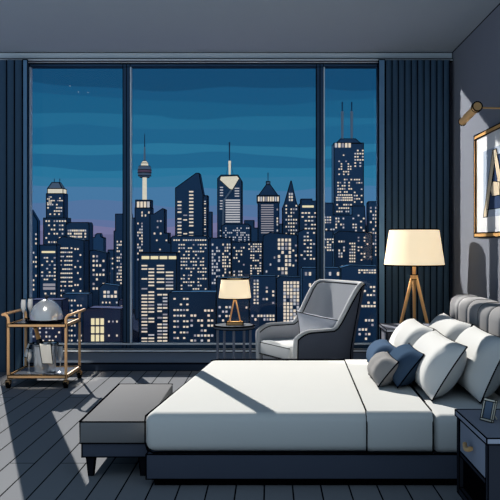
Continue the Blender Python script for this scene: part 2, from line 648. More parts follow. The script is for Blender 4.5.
# ------------------------------------------------------------------ nightstands
def nightstand(label, x0, x1, y0, y1, ztop, zb=.11):
    r = thing('nightstand', label, 'nightstand', ((x0 + x1) / 2, (y0 + y1) / 2, 0))
    t = .03
    bm = B(); box(bm, x0 - .008, x1, y0 - .008, y1 + .008, ztop - .026, ztop)
    rel(obj('top', bm, M['nstop'], None, .0035), r)
    bm = B()
    box(bm, x0, x1, y0, y0 + t, zb, ztop - .026)
    box(bm, x0, x1, y1 - t, y1, zb, ztop - .026)
    box(bm, x0, x1, y0 + t, y1 - t, zb, zb + t)
    box(bm, x1 - t, x1, y0 + t, y1 - t, zb + t, ztop - .026)
    rel(obj('carcass', bm, M['nsbody'], None, .003), r)
    zd = ztop - .026 - (ztop - zb) * .42
    bm = B(); box(bm, x0 + .006, x1 - t, y0 + t, y1 - t, zd - .02, zd)
    rel(obj('divider', bm, M['nsbody'], None, .003), r)
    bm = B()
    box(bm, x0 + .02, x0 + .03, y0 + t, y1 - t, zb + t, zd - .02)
    rel(obj('lower_drawer', bm, M['nsopen'], None, 0), r)  # dark sheet painting the shade of an open bay, no drawer here
    bm = B(); box(bm, x0 + .004, x0 + .10, y0 + t + .006, y1 - t - .006, zd + .006, ztop - .034)
    d = rel(obj('drawer', bm, M['nstop'], None, .003), r)
    bm = B()
    zc, yc = (zd + ztop - .03) / 2, (y0 + y1) / 2
    pts = [(x0 - .018 - .008 * math.sin(PI * k / 8), yc - .045 + .09 * k / 8, zc - .012 * math.cos(PI * (k - 4) / 8) + .006) for k in range(9)]
    tube(bm, pts, .010, 8)
    tube(bm, [(x0 + .01, yc, zc - .004), (x0 - .02, yc, zc - .004)], .009, 8)
    h = obj('handle', bm, M['brass'])
    h.parent = d
    h.location = -r.location - d.location + r.location if False else Vector((0, 0, 0))
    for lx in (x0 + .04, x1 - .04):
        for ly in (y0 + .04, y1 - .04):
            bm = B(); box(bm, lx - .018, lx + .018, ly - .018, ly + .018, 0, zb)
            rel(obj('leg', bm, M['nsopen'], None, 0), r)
    return r


ns = nightstand('dark nightstand with brass drawer handle in the near right corner', .893, 1.36, 3.05, 3.55, .50)
nightstand('dark nightstand on the far side of the bed below the floor lamp', .935, 1.35, 5.95, 6.32, .60)

# small photo frame on the nightstand
pf = thing('photo_frame', 'small tilted pale photo frame on the near nightstand', 'photo frame', (.978, 3.33, .50), math.radians(-58))
bm = B()
tl = .28


def leanbox(bm, u0, u1, v0, v1, d0, d1):
    # v up along the lean, d along the normal
    pts = []
    for d in (d0, d1):
        for u, v in ((u0, v0), (u1, v0), (u1, v1), (u0, v1)):
            pts.append((u, d * math.cos(tl) + v * math.sin(tl) - .02, v * math.cos(tl) - d * math.sin(tl) + .004))
    vs = [bm.verts.new(p) for p in pts]
    for f in ((0, 1, 2, 3), (7, 6, 5, 4), (0, 4, 5, 1), (1, 5, 6, 2), (2, 6, 7, 3), (3, 7, 4, 0)):
        bm.faces.new([vs[i] for i in f])


W2, H2, T2 = .033, .098, .010
leanbox(bm, -W2, W2, 0, T2, 0, .012)
leanbox(bm, -W2, W2, H2 - T2, H2, 0, .012)
leanbox(bm, -W2, -W2 + T2, T2, H2 - T2, 0, .012)
leanbox(bm, W2 - T2, W2, T2, H2 - T2, 0, .012)
obj('frame', bm, M['pale'], pf, .0018)
bm = B(); leanbox(bm, -W2 + T2, W2 - T2, T2, H2 - T2, .003, .011)
obj('picture', bm, M['screen'], pf)
bm = B(); tube(bm, [(0, .005, .06), (0, .05, .003)], .004, 6)
obj('stand', bm, M['pale'], pf)

# ------------------------------------------------------------------ framed picture and its lamp on the wall
py0, py1, pz0, pz1 = 5.30, 6.50, 1.335, 2.215
pic = thing('framed_picture', 'gold framed abstract picture hanging on the grey wall', 'picture', (XR, 5.9, pz0))
bm = B(); t = .035; xw = XR - .03
box(bm, xw, XR, py0, py1, pz0, pz0 + t); box(bm, xw, XR, py0, py1, pz1 - t, pz1)
box(bm, xw, XR, py0, py0 + t, pz0 + t, pz1 - t); box(bm, xw, XR, py1 - t, py1, pz0 + t, pz1 - t)
rel(obj('frame', bm, M['gold'], None, .005), pic)
bm = B(); box(bm, XR - .018, XR - .002, py0 + t, py1 - t, pz0 + t, pz1 - t)
rel(obj('mount', bm, M['mat'], None, 0), pic)
ay0, ay1, az0, az1 = 5.55, 6.25, 1.50, 2.05
bm = B(); box(bm, XR - .021, XR - .017, ay0, ay1, az0, az1)
art = rel(obj('artwork', bm, M['artbg'], None, 0), pic)


def shape(pts, m, x, name):
    bm = B()
    A = [bm.verts.new((x, y, z)) for y, z in pts]
    Bv = [bm.verts.new((x + .002, y, z)) for y, z in pts]
    bm.faces.new(A); bm.faces.new(Bv[::-1])
    for i in range(len(pts)):
        bm.faces.new((A[i], Bv[i], Bv[(i + 1) % len(pts)], A[(i + 1) % len(pts)]))
    o = obj(name, bm, m, None, .003)
    o.parent = art
    return o


shape([(6.14, 1.56), (5.86, 1.98), (5.66, 1.98), (5.66, 1.56)], M['artnavy'], XR - .023, 'painted_panel')
shape([(6.24, 1.50), (6.13, 1.50), (5.88, 2.03), (5.98, 2.03)], M['artcream'], XR - .025, 'painted_bar')
shape([(5.98, 2.03), (5.88, 2.03), (5.58, 1.50), (5.70, 1.50)], M['artcream'], XR - .027, 'painted_bar')
shape([(6.03, 1.72), (5.98, 1.66), (5.78, 1.66), (5.78, 1.76), (5.96, 1.78)], M['artcream'], XR - .029, 'painted_bar')

pl = thing('picture_light', 'brass picture lamp on an arm above the framed picture', 'lamp', (XR, 5.65, 2.3))
bm = B(); tube(bm, [(1.56, 5.63, 2.312), (1.565, 6.06, 2.272)], .030, 14)
rel(obj('lamp_tube', bm, M['wood'], None, .005), pl)
bm = B(); tube(bm, [(1.56, 5.60, 2.315), (1.56, 5.635, 2.312)], .036, 14)
rel(obj('end_cap', bm, M['brass'], None, .005), pl)
bm = B(); tube(bm, [(1.56, 5.64, 2.312), (XR - .02, 5.66, 2.31)], .007, 8)
rel(obj('arm', bm, M['brass']), pl)
bm = B(); tube(bm, [(XR - .02, 5.66, 2.31), (XR, 5.66, 2.31)], .05, 20)
rel(obj('wall_plate', bm, M['brass'], None, .004), pl)

# ------------------------------------------------------------------ floor lamp
fl = thing('floor_lamp', 'tall tripod floor lamp with a cream drum shade in front of the right curtain', 'lamp', (1.30, 6.72, 0))


def shade_bm(rb, rt, z0, z1, th=.006):
    bm = B()
    n = 48
    R = []
    for r, z in ((rb, z0), (rt, z1), (rt - th, z1), (rb - th, z0)):
        R.append([bm.verts.new((r * math.cos(2 * PI * k / n), r * math.sin(2 * PI * k / n), z)) for k in range(n)])
    for i in range(4):
        for k in range(n):
            bm.faces.new((R[i][k], R[i][(k + 1) % n], R[(i + 1) % 4][(k + 1) % n], R[(i + 1) % 4][k]))
    return bm


s = F / 6.72
zt, zb = EYE + 10.5 / s, EYE - 25 / s
obj('lamp_shade', shade_bm(30 / s, 24.5 / s, zb, zt), M['shade'], fl, .006)
bm = B()
for k in range(3):
    a = PI / 3 * k
    tube(bm, [(-.215 * math.cos(a), -.215 * math.sin(a), zt - .03), (.215 * math.cos(a), .215 * math.sin(a), zt - .03)], .003, 5)
tube(bm, [(0, 0, zt - .03), (0, 0, zb - .02)], .006, 6)
obj('shade_spider', bm, M['brass'], fl)
zh = EYE - 36 / s
bm = B(); tube(bm, [(0, 0, zh), (0, 0, zb + .03)], .016, 12)
obj('neck', bm, M['brass'], fl, 0)
bm = B(); lathe(bm, [(.034, zh - .03), (.034, zh + .012)], 20)
obj('hub', bm, M['wood'], fl, .004)
for a in (200, 318, 78):
    a = math.radians(a)
    bm = B()
    tube(bm, [(.018 * math.cos(a), .018 * math.sin(a), zh), (.29 * math.cos(a), .29 * math.sin(a), 0.006)], .016, 10, r1=.011)
    obj('leg', bm, M['wood'], fl)

# ------------------------------------------------------------------ side table and table lamp
st = thing('side_table', 'small round charcoal side table beside the armchair', 'table', (-.333, 6.9, 0))
s = F / 6.9
bm = B(); lathe(bm, [(.178, .488), (.190, .494), (.190, .518), (.184, .524)], 48)
obj('tabletop', bm, M['tabletop'], st, .0045)
for a in (200, 272, 344, 56, 128):
    a = math.radians(a)
    bm = B(); tube(bm, [(.158 * math.cos(a), .158 * math.sin(a), .488), (.158 * math.cos(a), .158 * math.sin(a), 0)], .0125, 10)
    obj('leg', bm, M['tableleg'], st)
bm = B()
tube(bm, [(.158 * math.cos(2 * PI * k / 36), .158 * math.sin(2 * PI * k / 36), .03) for k in range(36)], .008, 8, closed=True)
obj('foot_ring', bm, M['tableleg'], st)

tl_ = thing('table_lamp', 'small table lamp with cream shade on the round side table', 'lamp', (-.325, 6.9, .524))
zb = EYE - 58 / s - .524; zt = EYE - 39 / s - .524
obj('lamp_shade', shade_bm(16.3 / s, 13.6 / s, zb, zt), M['shade2'], tl_, .005)
bm = B(); box(bm, -.075, .075, -.05, .05, 0, .03)
obj('base', bm, M['wood'], tl_, .004)
for sx in (-1, 1):
    bm = B(); tube(bm, [(sx * .052, 0, .028), (sx * .008, 0, zb - .02)], .0075, 8)
    obj('stem', bm, M['brass'], tl_)
bm = B(); tube(bm, [(0, 0, zb - .03), (0, 0, zb + .05)], .009, 8)
for k in range(3):
    a = PI / 3 * k
    tube(bm, [(-.135 * math.cos(a), -.135 * math.sin(a), zb + .05), (.135 * math.cos(a), .135 * math.sin(a), zb + .05)], .003, 5)
obj('shade_spider', bm, M['brass'], tl_)

# ------------------------------------------------------------------ armchair
ac = thing('armchair', 'grey wing armchair with pale piping facing left by the window', 'chair', (.318, 6.42, 0), math.atan2(-.52, -.85))
AH, BHt = .555, .925
hw = .315


def ushape(t):
    """plan of the shell, t 0..1 from the far arm front round the back to the near arm front"""
    L1, rc = .48, .16
    seg = [L1, PI / 2 * rc, 2 * (hw - rc), PI / 2 * rc, L1]
    tot = sum(seg)
    q = t * tot
    xf, xb = .33, -.31
    if q < seg[0]:
        return Vector((xf - q, -hw)), Vector((0, -1))
    q -= seg[0]
    if q < seg[1]:
        a = q / rc
        return Vector((xf - L1 - rc * math.sin(a), -hw + rc - rc * math.cos(a))), Vector((-math.sin(a), -math.cos(a)))
    q -= seg[1]
    if q < seg[2]:
        return Vector((xf - L1 - rc, -hw + rc + q)), Vector((-1, 0))
    q -= seg[2]
    if q < seg[3]:
        a = q / rc
        return Vector((xf - L1 - rc * math.cos(a), hw - rc + rc * math.sin(a))), Vector((-math.cos(a), math.sin(a)))
    q -= seg[3]
    return Vector((xf - L1 + q, hw)), Vector((0, 1))


def sst(e0, e1, x):
    x = max(0, min(1, (x - e0) / (e1 - e0)))
    return x * x * (3 - 2 * x)


NS, NZ = 56, 10
z0c = .16
outer, inner, rim = [], [], []
for i in range(NS + 1):
    t = i / NS
    p, nn = ushape(t)
    h = AH + (BHt - AH) * sst(-.02, -.235, p.x)
    fr = max(0, (p.x - .20) / .13)
    h -= .05 * fr * fr
    ro, ri = [], []
    for j in range(NZ + 1):
        z = z0c + (h - z0c) * j / NZ
        lean = .17 * max(0, z - .40) * sst(.12, -.2, p.x) + .02
        fl_ = .05 * (z - z0c)
        o_ = Vector((p.x - lean + nn.x * fl_, p.y + nn.y * fl_))
        ii = o_ - nn * .06
        ro.append(Vector((o_.x, o_.y, z)))
        ri.append(Vector((ii.x, ii.y, z)))
    outer.append(ro); inner.append(ri)
    rim.append((ro[-1] + ri[-1]) / 2)
bm = B()
VO = [[bm.verts.new(p) for p in r] for r in outer]
VM = [[bm.verts.new((p + q) / 2) for p, q in zip(r, r2)] for r, r2 in zip(outer, inner)]


def sheet(bm, VA, VB):
    n1 = len(VA)
    m1 = len(VA[0])
    for V, fl in ((VA, 1), (VB, -1)):
        for i in range(n1 - 1):
            for j in range(m1 - 1):
                bm.faces.new((V[i][j], V[i + 1][j], V[i + 1][j + 1], V[i][j + 1])[::fl])
    for j in (0, m1 - 1):
        for i in range(n1 - 1):
            bm.faces.new((VA[i][j], VA[i + 1][j], VB[i + 1][j], VB[i][j]))
    for i in (0, n1 - 1):
        for j in range(m1 - 1):
            bm.faces.new((VA[i][j], VA[i][j + 1], VB[i][j + 1], VB[i][j]))


sheet(bm, VO, VM)
fo = [p + Vector((0, 0, 0)) for p in outer[0]]
pth = [([r[-1] for r in outer], .006, False), ([p for p in outer[-1]], .005, False), ([p for p in outer[0]], .005, False)]
k45 = int(NS * .70)
pth.append(([p + Vector((0, .002, 0)) for p in outer[k45]], .005, False))
obj('outer_shell', bm, M['chairout'], ac, 0, paths=pth, smooth=50)
bm = B()
VI = [[bm.verts.new(p) for p in r] for r in inner]
VM = [[bm.verts.new((p + q) / 2) for p, q in zip(r, r2)] for r, r2 in zip(outer, inner)]
sheet(bm, VI, VM)
obj('inner_back', bm, M['chair'], ac, 0, paths=[([r[-1] for r in inner], .005, False)], smooth=50)
bm = B()
path = [(outer[0][j] + inner[0][j]) / 2 for j in range(0, NZ)] + rim + [(outer[-1][j] + inner[-1][j]) / 2 for j in range(NZ - 1, -1, -1)]
tube(bm, path, .025, 10)
obj('piping', bm, M['piping'], ac, 0, smooth=60)
bm = B(); box(bm, -.29, .335, -hw + .075, hw - .075, .315, .445); soften(bm, .03, 3)
sq = .445
obj('seat_cushion', bm, M['seat'], ac, 0, smooth=60,
    paths=[([(.335, -hw + .08, .33), (.335, hw - .08, .33)], .004, False), ([(.33, -hw + .08, .425), (.33, hw - .08, .425)], .004, False)])
bm = B(); box(bm, -.29, .30, -hw + .07, hw - .07, .165, .315)
obj('seat_base', bm, M['chair'], ac, .004)
for sx in (-.24, .24):
    for sy in (-.25, .25):
        bm = B(); tube(bm, [(sx * 1.08, sy * 1.06, 0), (sx, sy, .17)], .013, 8, r1=.02)
        obj('leg', bm, M['benchleg'], ac)

# throw cushion on the chair (built in the chair's axes, then placed)
cu = pillow('cushion', 'slate grey cushion resting on the armchair seat', 'cushion', M['slate'], .06, .46, -.06, .675, -.215, .215, .13, corner=.5, bev=.36)
rz = math.atan2(-.52, -.85)
Rm = Matrix.Rotation(rz, 4, 'Z')
cl = cu.location.copy()
me = cu.data
me.transform(Matrix.Rotation(math.radians(-8), 4, 'X'))
cu.rotation_euler = (0, 0, rz + .5)
# pillow faces local -x when built; turn it to face the front of the chair
me.transform(Matrix.Scale(-1, 4, Vector((1, 0, 0))))
me.flip_normals()
cu.location = Vector(ac.location) + Rm @ Vector((-.06, .085, .452))

# ------------------------------------------------------------------ serving cart
cx0, cx1, cyf, cyb = -2.315, -1.805, 6.59, 7.06
cart = thing('serving_cart', 'two tier bronze serving cart on casters by the left curtain', 'cart', ((cx0 + cx1) / 2, (cyf + cyb) / 2, 0))
TR = .0125
ZU, ZL = .565, .112
for x, sx in ((cx0, -1), (cx1, 1)):
    for y in (cyf, cyb):
        bm = B()
        pts = [(x, y, .055), (x, y, .605)] + [(x + sx * .045 * (1 - math.cos(a)), y, .605 + .045 * math.sin(a)) for a in (.4, .8, 1.2, 1.57)]
        tube(bm, pts, TR, 10)
        rel(obj('post', bm, M['bronze']), cart)
    bm = B(); tube(bm, [(x + sx * .045, cyf - .015, .650), (x + sx * .045, cyb + .015, .650)], TR, 10)
    rel(obj('handle', bm, M['bronze']), cart)
for z in (ZU, ZL):
    bm = B(); box(bm, cx0, cx1, cyf, cyb, z - .016, z - .004)
    sh = rel(obj('shelf', bm, M['shelf']), cart)
    bm = B()
    t = .013
    box(bm, cx0, cx1, cyf - t, cyf + t, z - .024, z + .004); box(bm, cx0, cx1, cyb - t, cyb + t, z - .024, z + .004)
    box(bm, cx0 - t, cx0 + t, cyf + t, cyb - t, z - .024, z + .004); box(bm, cx1 - t, cx1 + t, cyf + t, cyb - t, z - .024, z + .004)
    e = obj('shelf_rim', bm, M['bronze'], None, .0035)
    e.parent = sh
for x in (cx0, cx1):
    for y in (cyf, cyb):
        bm = B(); tube(bm, [(x - .012, y, .03), (x + .012, y, .03)], .03, 16)
        cs = rel(obj('caster', bm, M['wheel'], None, .003), cart)
        bm = B(); box(bm, x - .022, x + .022, y - .014, y + .014, .035, .068)
        hk = obj('fork', bm, M['bronze'], None, .003)
        hk.parent = cs

dm = at(46.5, 319, 6.80)
tr = thing('tray', 'round dark tray on the upper shelf of the serving cart', 'tray', (dm.x, 6.80, ZU + .004))
bm = B(); lathe(bm, [(.150, 0), (.176, .006), (.184, .016), (.176, .017), (.165, .010), (0, .010)], 44)
obj('dish', bm, M['dark'], tr, .003)
cl_ = thing('cloche', 'polished steel domed food cover on the dark tray', 'food cover', (dm.x, 6.80, ZU + .016))
bm = B()
pr = [(.150, 0), (.150, .008)] + [(.147 * math.cos(a), .01 + .178 * math.sin(a)) for a in [PI / 2 * k / 14 for k in range(15)]]
pr[-1] = (0, .188)
lathe(bm, pr, 44)
obj('dome', bm, M['steel'], cl_, 0, paths=[([(.150 * math.cos(2 * PI * k / 44), .150 * math.sin(2 * PI * k / 44), .004) for k in range(44)], .005, True)])
bm = B(); lathe(bm, [(.012, .185), (.010, .200), (.020, .208), (.020, .220), (.008, .228)], 16)
obj('knob', bm, M['dark'], cl_)


def flute(label, px, y, z, group=None, h=.19, r=.024):
    x = (px - CX) * y / F
    t = thing('champagne_flute', label, 'glass', (x, y, z), 0, group)
    bm = B()
    lathe(bm, [(0, h * .40), (r * .45, h * .45), (r * .95, h * .62), (r, h * .78), (r * .82, h), (r * .72, h), (r * .86, h * .78), (r * .8, h * .62), (r * .3, h * .47), (0, h * .45)], 20)
    rp = [(r * .8 * math.cos(2 * PI * k / 20), r * .8 * math.sin(2 * PI * k / 20), h) for k in range(20)]
    obj('bowl', bm, M['flute'], t, 0, paths=[(rp, .0035, True)])
    bm = B(); tube(bm, [(0, 0, .003), (0, 0, h * .43)], .0035, 8)
    obj('stem', bm, M['steel'], t)
    bm = B(); lathe(bm, [(.023, 0), (.023, .003), (.004, .008)], 20)
    obj('foot', bm, M['steel'], t)


flute('champagne flute on the upper shelf, nearest the curtain', 23.4, 6.74, ZU - .004, h=.215, r=.0235)
flute('champagne flute on the upper shelf right beside the domed cover', 30.2, 6.84, ZU - .004, h=.215, r=.0235)
flute('champagne flute on the lower shelf left of the ice bucket', 29.0, 6.74, ZL - .004, h=.22, r=.025)
flute('champagne flute on the lower shelf right of the ice bucket', 60.3, 6.78, ZL - .004, h=.24, r=.026)

bk = at(45, 371, 6.80)
ib = thing('ice_bucket', 'steel ice bucket on the lower shelf of the serving cart', 'bucket', (bk.x, 6.80, ZL - .004))
bm = B(); lathe(bm, [(.086, 0), (.092, .006), (.114, .245), (.120, .250), (.120, .262), (.112, .262), (.104, .24), (.085, .02), (0, .016)], 40)
obj('body', bm, M['steel'], ib, .0035, ang=50)
for sx in (-1, 1):
    bm = B(); tube(bm, [(sx * .115, -.02, .215), (sx * .138, -.012, .21), (sx * .138, .012, .21), (sx * .115, .02, .215)], .006, 8)
    obj('handle', bm, M['steel'], ib)
bt = thing('champagne_bottle', 'dark champagne bottle with gold foil neck leaning in the ice bucket', 'bottle', (bk.x - .01, 6.80, ZL + .02))
ax = Vector((-.27, 0, .96)).normalized()
qr = Vector((0, 0, 1)).rotation_difference(ax)


def tilt(bm, c):
    for v in bm.verts:
        v.co = qr @ v.co + Vector(c)


off = Vector((.025, .0, .015))
bm = B(); lathe(bm, [(.034, 0), (.037, .01), (.037, .20), (.030, .245), (.020, .275), (.0195, .28)], 24)
tilt(bm, off); obj('body', bm, M['bottle'], bt)
bm = B(); lathe(bm, [(.0225, .262), (.018, .32), (.016, .375), (.0205, .378), (.0205, .392), (.016, .40), (.012, .408)], 20)
tilt(bm, off); obj('foil', bm, M['foil'], bt, .0028, ang=40)


def towel(name, label, pts, w0, w1, th=.008):
    """cloth strip draped along a path of (x, y, z); width direction per point"""
    bm = B()
    n = len(pts)
    up, lo = [], []
    for (p, wd, w) in pts:
        p, wd = Vector(p), Vector(wd)
        row = [p + wd * (w * (k / 6 - .5)) + Vector((0, -.004 * math.sin(k * 1.4), 0)) for k in range(7)]
        up.append([bm.verts.new(v) for v in row])
        lo.append([bm.verts.new(v + Vector((0, th, -th * .3))) for v in row])
    sheet(bm, up, lo)
    o = obj(name, bm, M['white'], None, .0035, ang=60, loc=pts[-1][0])
    return tag(o, label, 'towel')


yb_ = 6.80
w = Vector((.97, .12, -.05))
X = bk.x
towel('towel', 'white towel draped over the front rim of the ice bucket',
      [((X + .03, yb_ - .03, ZL + .205), w, .095), ((X + .032, yb_ - .07, ZL + .25), w, .10), ((X + .036, yb_ - .115, ZL + .268), w, .105),
       ((X + .042, yb_ - .132, ZL + .255), w, .105), ((X + .05, yb_ - .132, ZL + .18), w, .10), ((X + .062, yb_ - .126, ZL + .09), w, .095)], 0, 0)
w = Vector((.6, -.8, 0))
towel('napkin', 'white napkin hanging over the left rim of the ice bucket',
      [((X - .06, yb_ - .02, ZL + .22), w, .05), ((X - .10, yb_ - .035, ZL + .262), w, .05), ((X - .128, yb_ - .045, ZL + .262), w, .05),
       ((X - .145, yb_ - .05, ZL + .21), w, .07), ((X - .158, yb_ - .055, ZL + .135), w, .085)], 0, 0)

# ------------------------------------------------------------------ the city
GZ = -75.0
bm = B(); box(bm, -900, 900, 120, 1500, GZ - 2, GZ)
o = struct('ground', bm, M['ground'], label='dark ground of the city far below'); o['category'] = 'ground'
unit = {}


def unit_mesh(mk):
    if mk not in unit:
        bm = B(); box(bm, -.5, .5, -.5, .5, -.5, .5)
        me = bpy.data.meshes.new('lit_window')
        bm.to_mesh(me); bm.free()
        me.materials.append(M[mk])
        unit[mk] = me
    return unit[mk]


NWIN = [0]


def windows(root, Y, specs, seed):
    rnd = random.Random(seed)
    wins = []
    for sp in specs:
        x0, x1, y0, y1, dx, dy, w, h, p = sp[:9]
        tone = sp[9] if len(sp) > 9 else 'w'
        ny = max(1, int((y1 - y0) / dy + .5))
        nx = max(1, int((x1 - x0) / dx + .5))
        for j in range(ny):
            for i in range(nx):
                if rnd.random() > p:
                    continue
                tn = tone
                if tone == 'w' and rnd.random() < .3:
                    tn = rnd.choice(('w2', 'w4', 'w2'))
                wins.append((x0 + dx * (i + .5), y0 + dy * (j + .5), w * .92, h * .9, tn))
    wins.sort(key=lambda q: -q[2] * q[3])
    k = Y / F
    for (px, py, w, h, tn) in wins[:100]:
        o = bpy.data.objects.new('lit_window', unit_mesh(tn))
        COL.objects.link(o)
        p = at(px, py, Y)
        o.parent = root
        o.location = p - root.location
        o.location.y = Y - .1 - root.location.y
        o.scale = (w * k, .5, h * k)
    NWIN[0] += len(wins)
    if len(wins) > 100:
        bm = B()
        for (px, py, w, h, tn) in wins[100:]:
            p = at(px, py, Y)
            box(bm, p.x - w * k / 2, p.x + w * k / 2, Y - .35, Y + .1, p.z - h * k / 2, p.z + h * k / 2)
        o = obj('lit_windows', bm, M['w'])
        o['kind'] = 'stuff'
        rel(o, root)


SEED = [1]


def building(name, label, Y, x0, x1, top, mat='b1', prof=None, win=(), depth=None, extra=None, ink=True, group=None):
    """tower whose front stands Y metres away; prof = its roofline as (px, py) from left to right"""
    k = Y / F
    xa, xb = (x0 - CX) * k, (x1 - CX) * k
    root = thing(name, label, 'building', ((xa + xb) / 2, Y, GZ), 0, group)
    dp = depth or min(18, max(6, (xb - xa) * .7))
    pr = prof or [(x0, top), (x1, top)]
    poly = [(xa, GZ), (xb, GZ)] + [(at(px, py, Y).x, at(px, py, Y).z) for px, py in pr[::-1]]
    bm = B(); prism(bm, poly, Y, Y + dp)
    rel(obj('tower', bm, M[mat], None, .30 * Y / 500 if ink else 0), root)
    SEED[0] += 1
    windows(root, Y, win, SEED[0])
    if extra:
        extra(root, Y, k, dp)
    return root


def pbox(root, name, mat, Y, k, x0, x1, y0, y1, dy0, dy1, ink=.3):
    a, b = at(x0, y1, Y), at(x1, y0, Y)
    bm = B(); box(bm, a.x, b.x, Y + dy0, Y + dy1, a.z, b.z)
    return rel(obj(name, bm, M[mat], None, ink * Y / 500), root)


def spire(root, name, mat, Y, k, px, y0, y1, w0, w1, dy):
    a, b = at(px, y1, Y), at(px, y0, Y)
    a.y += dy; b.y += dy
    bm = B(); tube(bm, [a, b], w0 * k / 2, 8, r1=w1 * k / 2)
    return rel(obj(name, bm, M[mat]), root)


def pyramid(root, Y, k, x0, x1, yb, yt, dp, mat='b1', wt=.1):
    a, b, t = at(x0, yb, Y), at(x1, yb, Y), at((x0 + x1) / 2, yt, Y)
    c, w_ = (a.x + b.x) / 2, (b.x - a.x) / 2
    bm = B()
    hexa(bm, [(a.x, Y, a.z), (b.x, Y, a.z), (b.x, Y + dp, a.z), (a.x, Y + dp, a.z),
              (c - w_ * wt, Y + dp / 2 - dp / 2 * wt, t.z), (c + w_ * wt, Y + dp / 2 - dp / 2 * wt, t.z),
              (c + w_ * wt, Y + dp / 2 + dp / 2 * wt, t.z), (c - w_ * wt, Y + dp / 2 + dp / 2 * wt, t.z)])
    return rel(obj('roof', bm, M[mat], None, .3 * Y / 500), root)


# --- left pane
building('skyscraper', 'narrow dark tower at the left edge of the left window pane', 620, 27, 37.5, 214, 'b2',
         [(27, 210), (31, 210), (37.5, 221)], [(30, 37, 232, 300, 2.4, 4.6, 1.3, 2, .5)])


def crown_a(r, Y, k, dp):
    pbox(r, 'shaft', 'b1', Y, k, 46, 63.5, 193.5, 218, 1, dp - 1)
    pbox(r, 'crown_base', 'bcream', Y, k, 47, 62.5, 188.5, 193.5, 1.5, dp - 1.5)
    pyramid(r, Y + 2, k, 47.5, 62, 188.5, 182.2, dp - 4, 'bsteel', .5)
    for px in (52, 57.5):
        spire(r, 'antenna', 'bdark', Y, k, px, 182.5, 178, .9, .6, dp / 2)
    windows(r, Y + 1, [(47, 63, 197, 202, 2, 2.4, 1.4, 1.3, .55), (47, 63, 203, 216, 2.2, 3.2, 1.6, 1.5, .5), (47, 52, 196, 204, 1.6, 2, 1.2, 1.2, .7)], 5)


building('skyscraper', 'tall tower with a lit domed crown in the left window pane', 690, 43.5, 66.5, 218, 'b1',
         None, [(45, 66, 219, 250, 2.7, 4.2, 1.6, 1.7, .55)], extra=crown_a)
building('office_tower', 'broad office block right of the domed crown tower', 655, 66, 89, 223.5, 'b1', [(66, 224), (68, 224), (68, 222.5), (88, 222.5), (89, 225)],
         [(67.5, 87, 229, 246, 2.1, 3.1, 1.7, 1.9, .85), (68, 88, 247, 290, 2.5, 4.6, 1.6, 2, .5)])
building('office_tower', 'dark office tower with slanted corner in front of the crowned tower', 560, 57, 84, 238, 'bdark', [(57, 240), (63, 236.5), (84, 240.5)],
         [(60, 72, 246, 286, 2.1, 4.2, 1.7, 1.4, .8), (74, 83, 246, 300, 2.6, 6, 1.6, 1.8, .5), (60, 80, 288, 305, 2.4, 5, 1.5, 1.6, .5)])
building('office_tower', 'office block with one lit band on the left behind the cart', 520, 39.5, 56.8, 245, 'b1', None,
         [(41, 56, 250.5, 253.5, 15, 3, 14.5, 2.1, 1, 'w3'), (41, 56, 256, 282, 2.5, 3.6, 1.8, 1.5, .6), (42.5, 56, 283, 290, 13.5, 3.6, 13, 2.8, 1, 'w4'),
          (41, 56, 291, 335, 3, 5, 1.8, 1.8, .4)])
building('apartment_block', 'low plum coloured block behind the steel domed cover', 430, 28, 62, 300, 'b4', None,
         [(32, 61, 326, 344, 3.2, 4.2, 1.7, 1.9, .5)])
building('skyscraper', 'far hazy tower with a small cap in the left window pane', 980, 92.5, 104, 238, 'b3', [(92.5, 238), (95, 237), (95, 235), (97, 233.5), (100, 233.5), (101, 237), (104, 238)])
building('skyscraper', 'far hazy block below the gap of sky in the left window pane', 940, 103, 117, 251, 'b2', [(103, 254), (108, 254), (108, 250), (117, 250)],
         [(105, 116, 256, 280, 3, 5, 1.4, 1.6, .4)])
building('office_tower', 'dark tower with warm grid windows right of the slanted corner tower', 600, 89.5, 107, 250, 'bdark', [(89.5, 251), (94, 250), (107, 253)],
         [(92, 106, 254, 290, 3.3, 4.6, 1.9, 2.3, .65)])
building('skyscraper', 'tower against the frame at the right of the left window pane', 640, 114, 128, 214, 'b1', [(114, 231), (115.5, 231), (115.5, 214), (128, 214)],
         [(116.5, 122, 240, 290, 1.8, 3.2, 1.2, 1.8, .6)])
building('office_tower', 'stubby block with bright windows near the bottom of the left window pane', 500, 99, 119, 285, 'b1', [(99, 288), (103, 284), (119, 286)],
         [(103, 118, 290, 299, 3.6, 4.2, 2.6, 2.9, .8), (101, 118, 300, 312, 3.5, 5, 1.4, 1.8, .5)])
building('apartment_block', 'low plum block with six tall bright windows above the cart handle', 450, 83, 121, 309, 'b4', [(83, 312), (88, 308), (121, 309)],
         [(90.5, 104.5, 317.5, 342, 4.7, 8.2, 3.6, 7.2, 1, 'w3'), (107, 119, 318, 342, 4, 7, 1.6, 2, .4)])
building('apartment_block', 'low dark block in the bottom right corner of the left window pane', 480, 118.5, 131, 300, 'b4', None, [(120, 130, 304, 340, 3, 5, 1.4, 1.8, .35)])
building('apartment_block', 'dark block with scattered windows between cart and plum block', 470, 62.5, 88, 294, 'b1', None,
         [(64, 87, 298, 342, 3.1, 5.0, 1.5, 1.8, .5)])
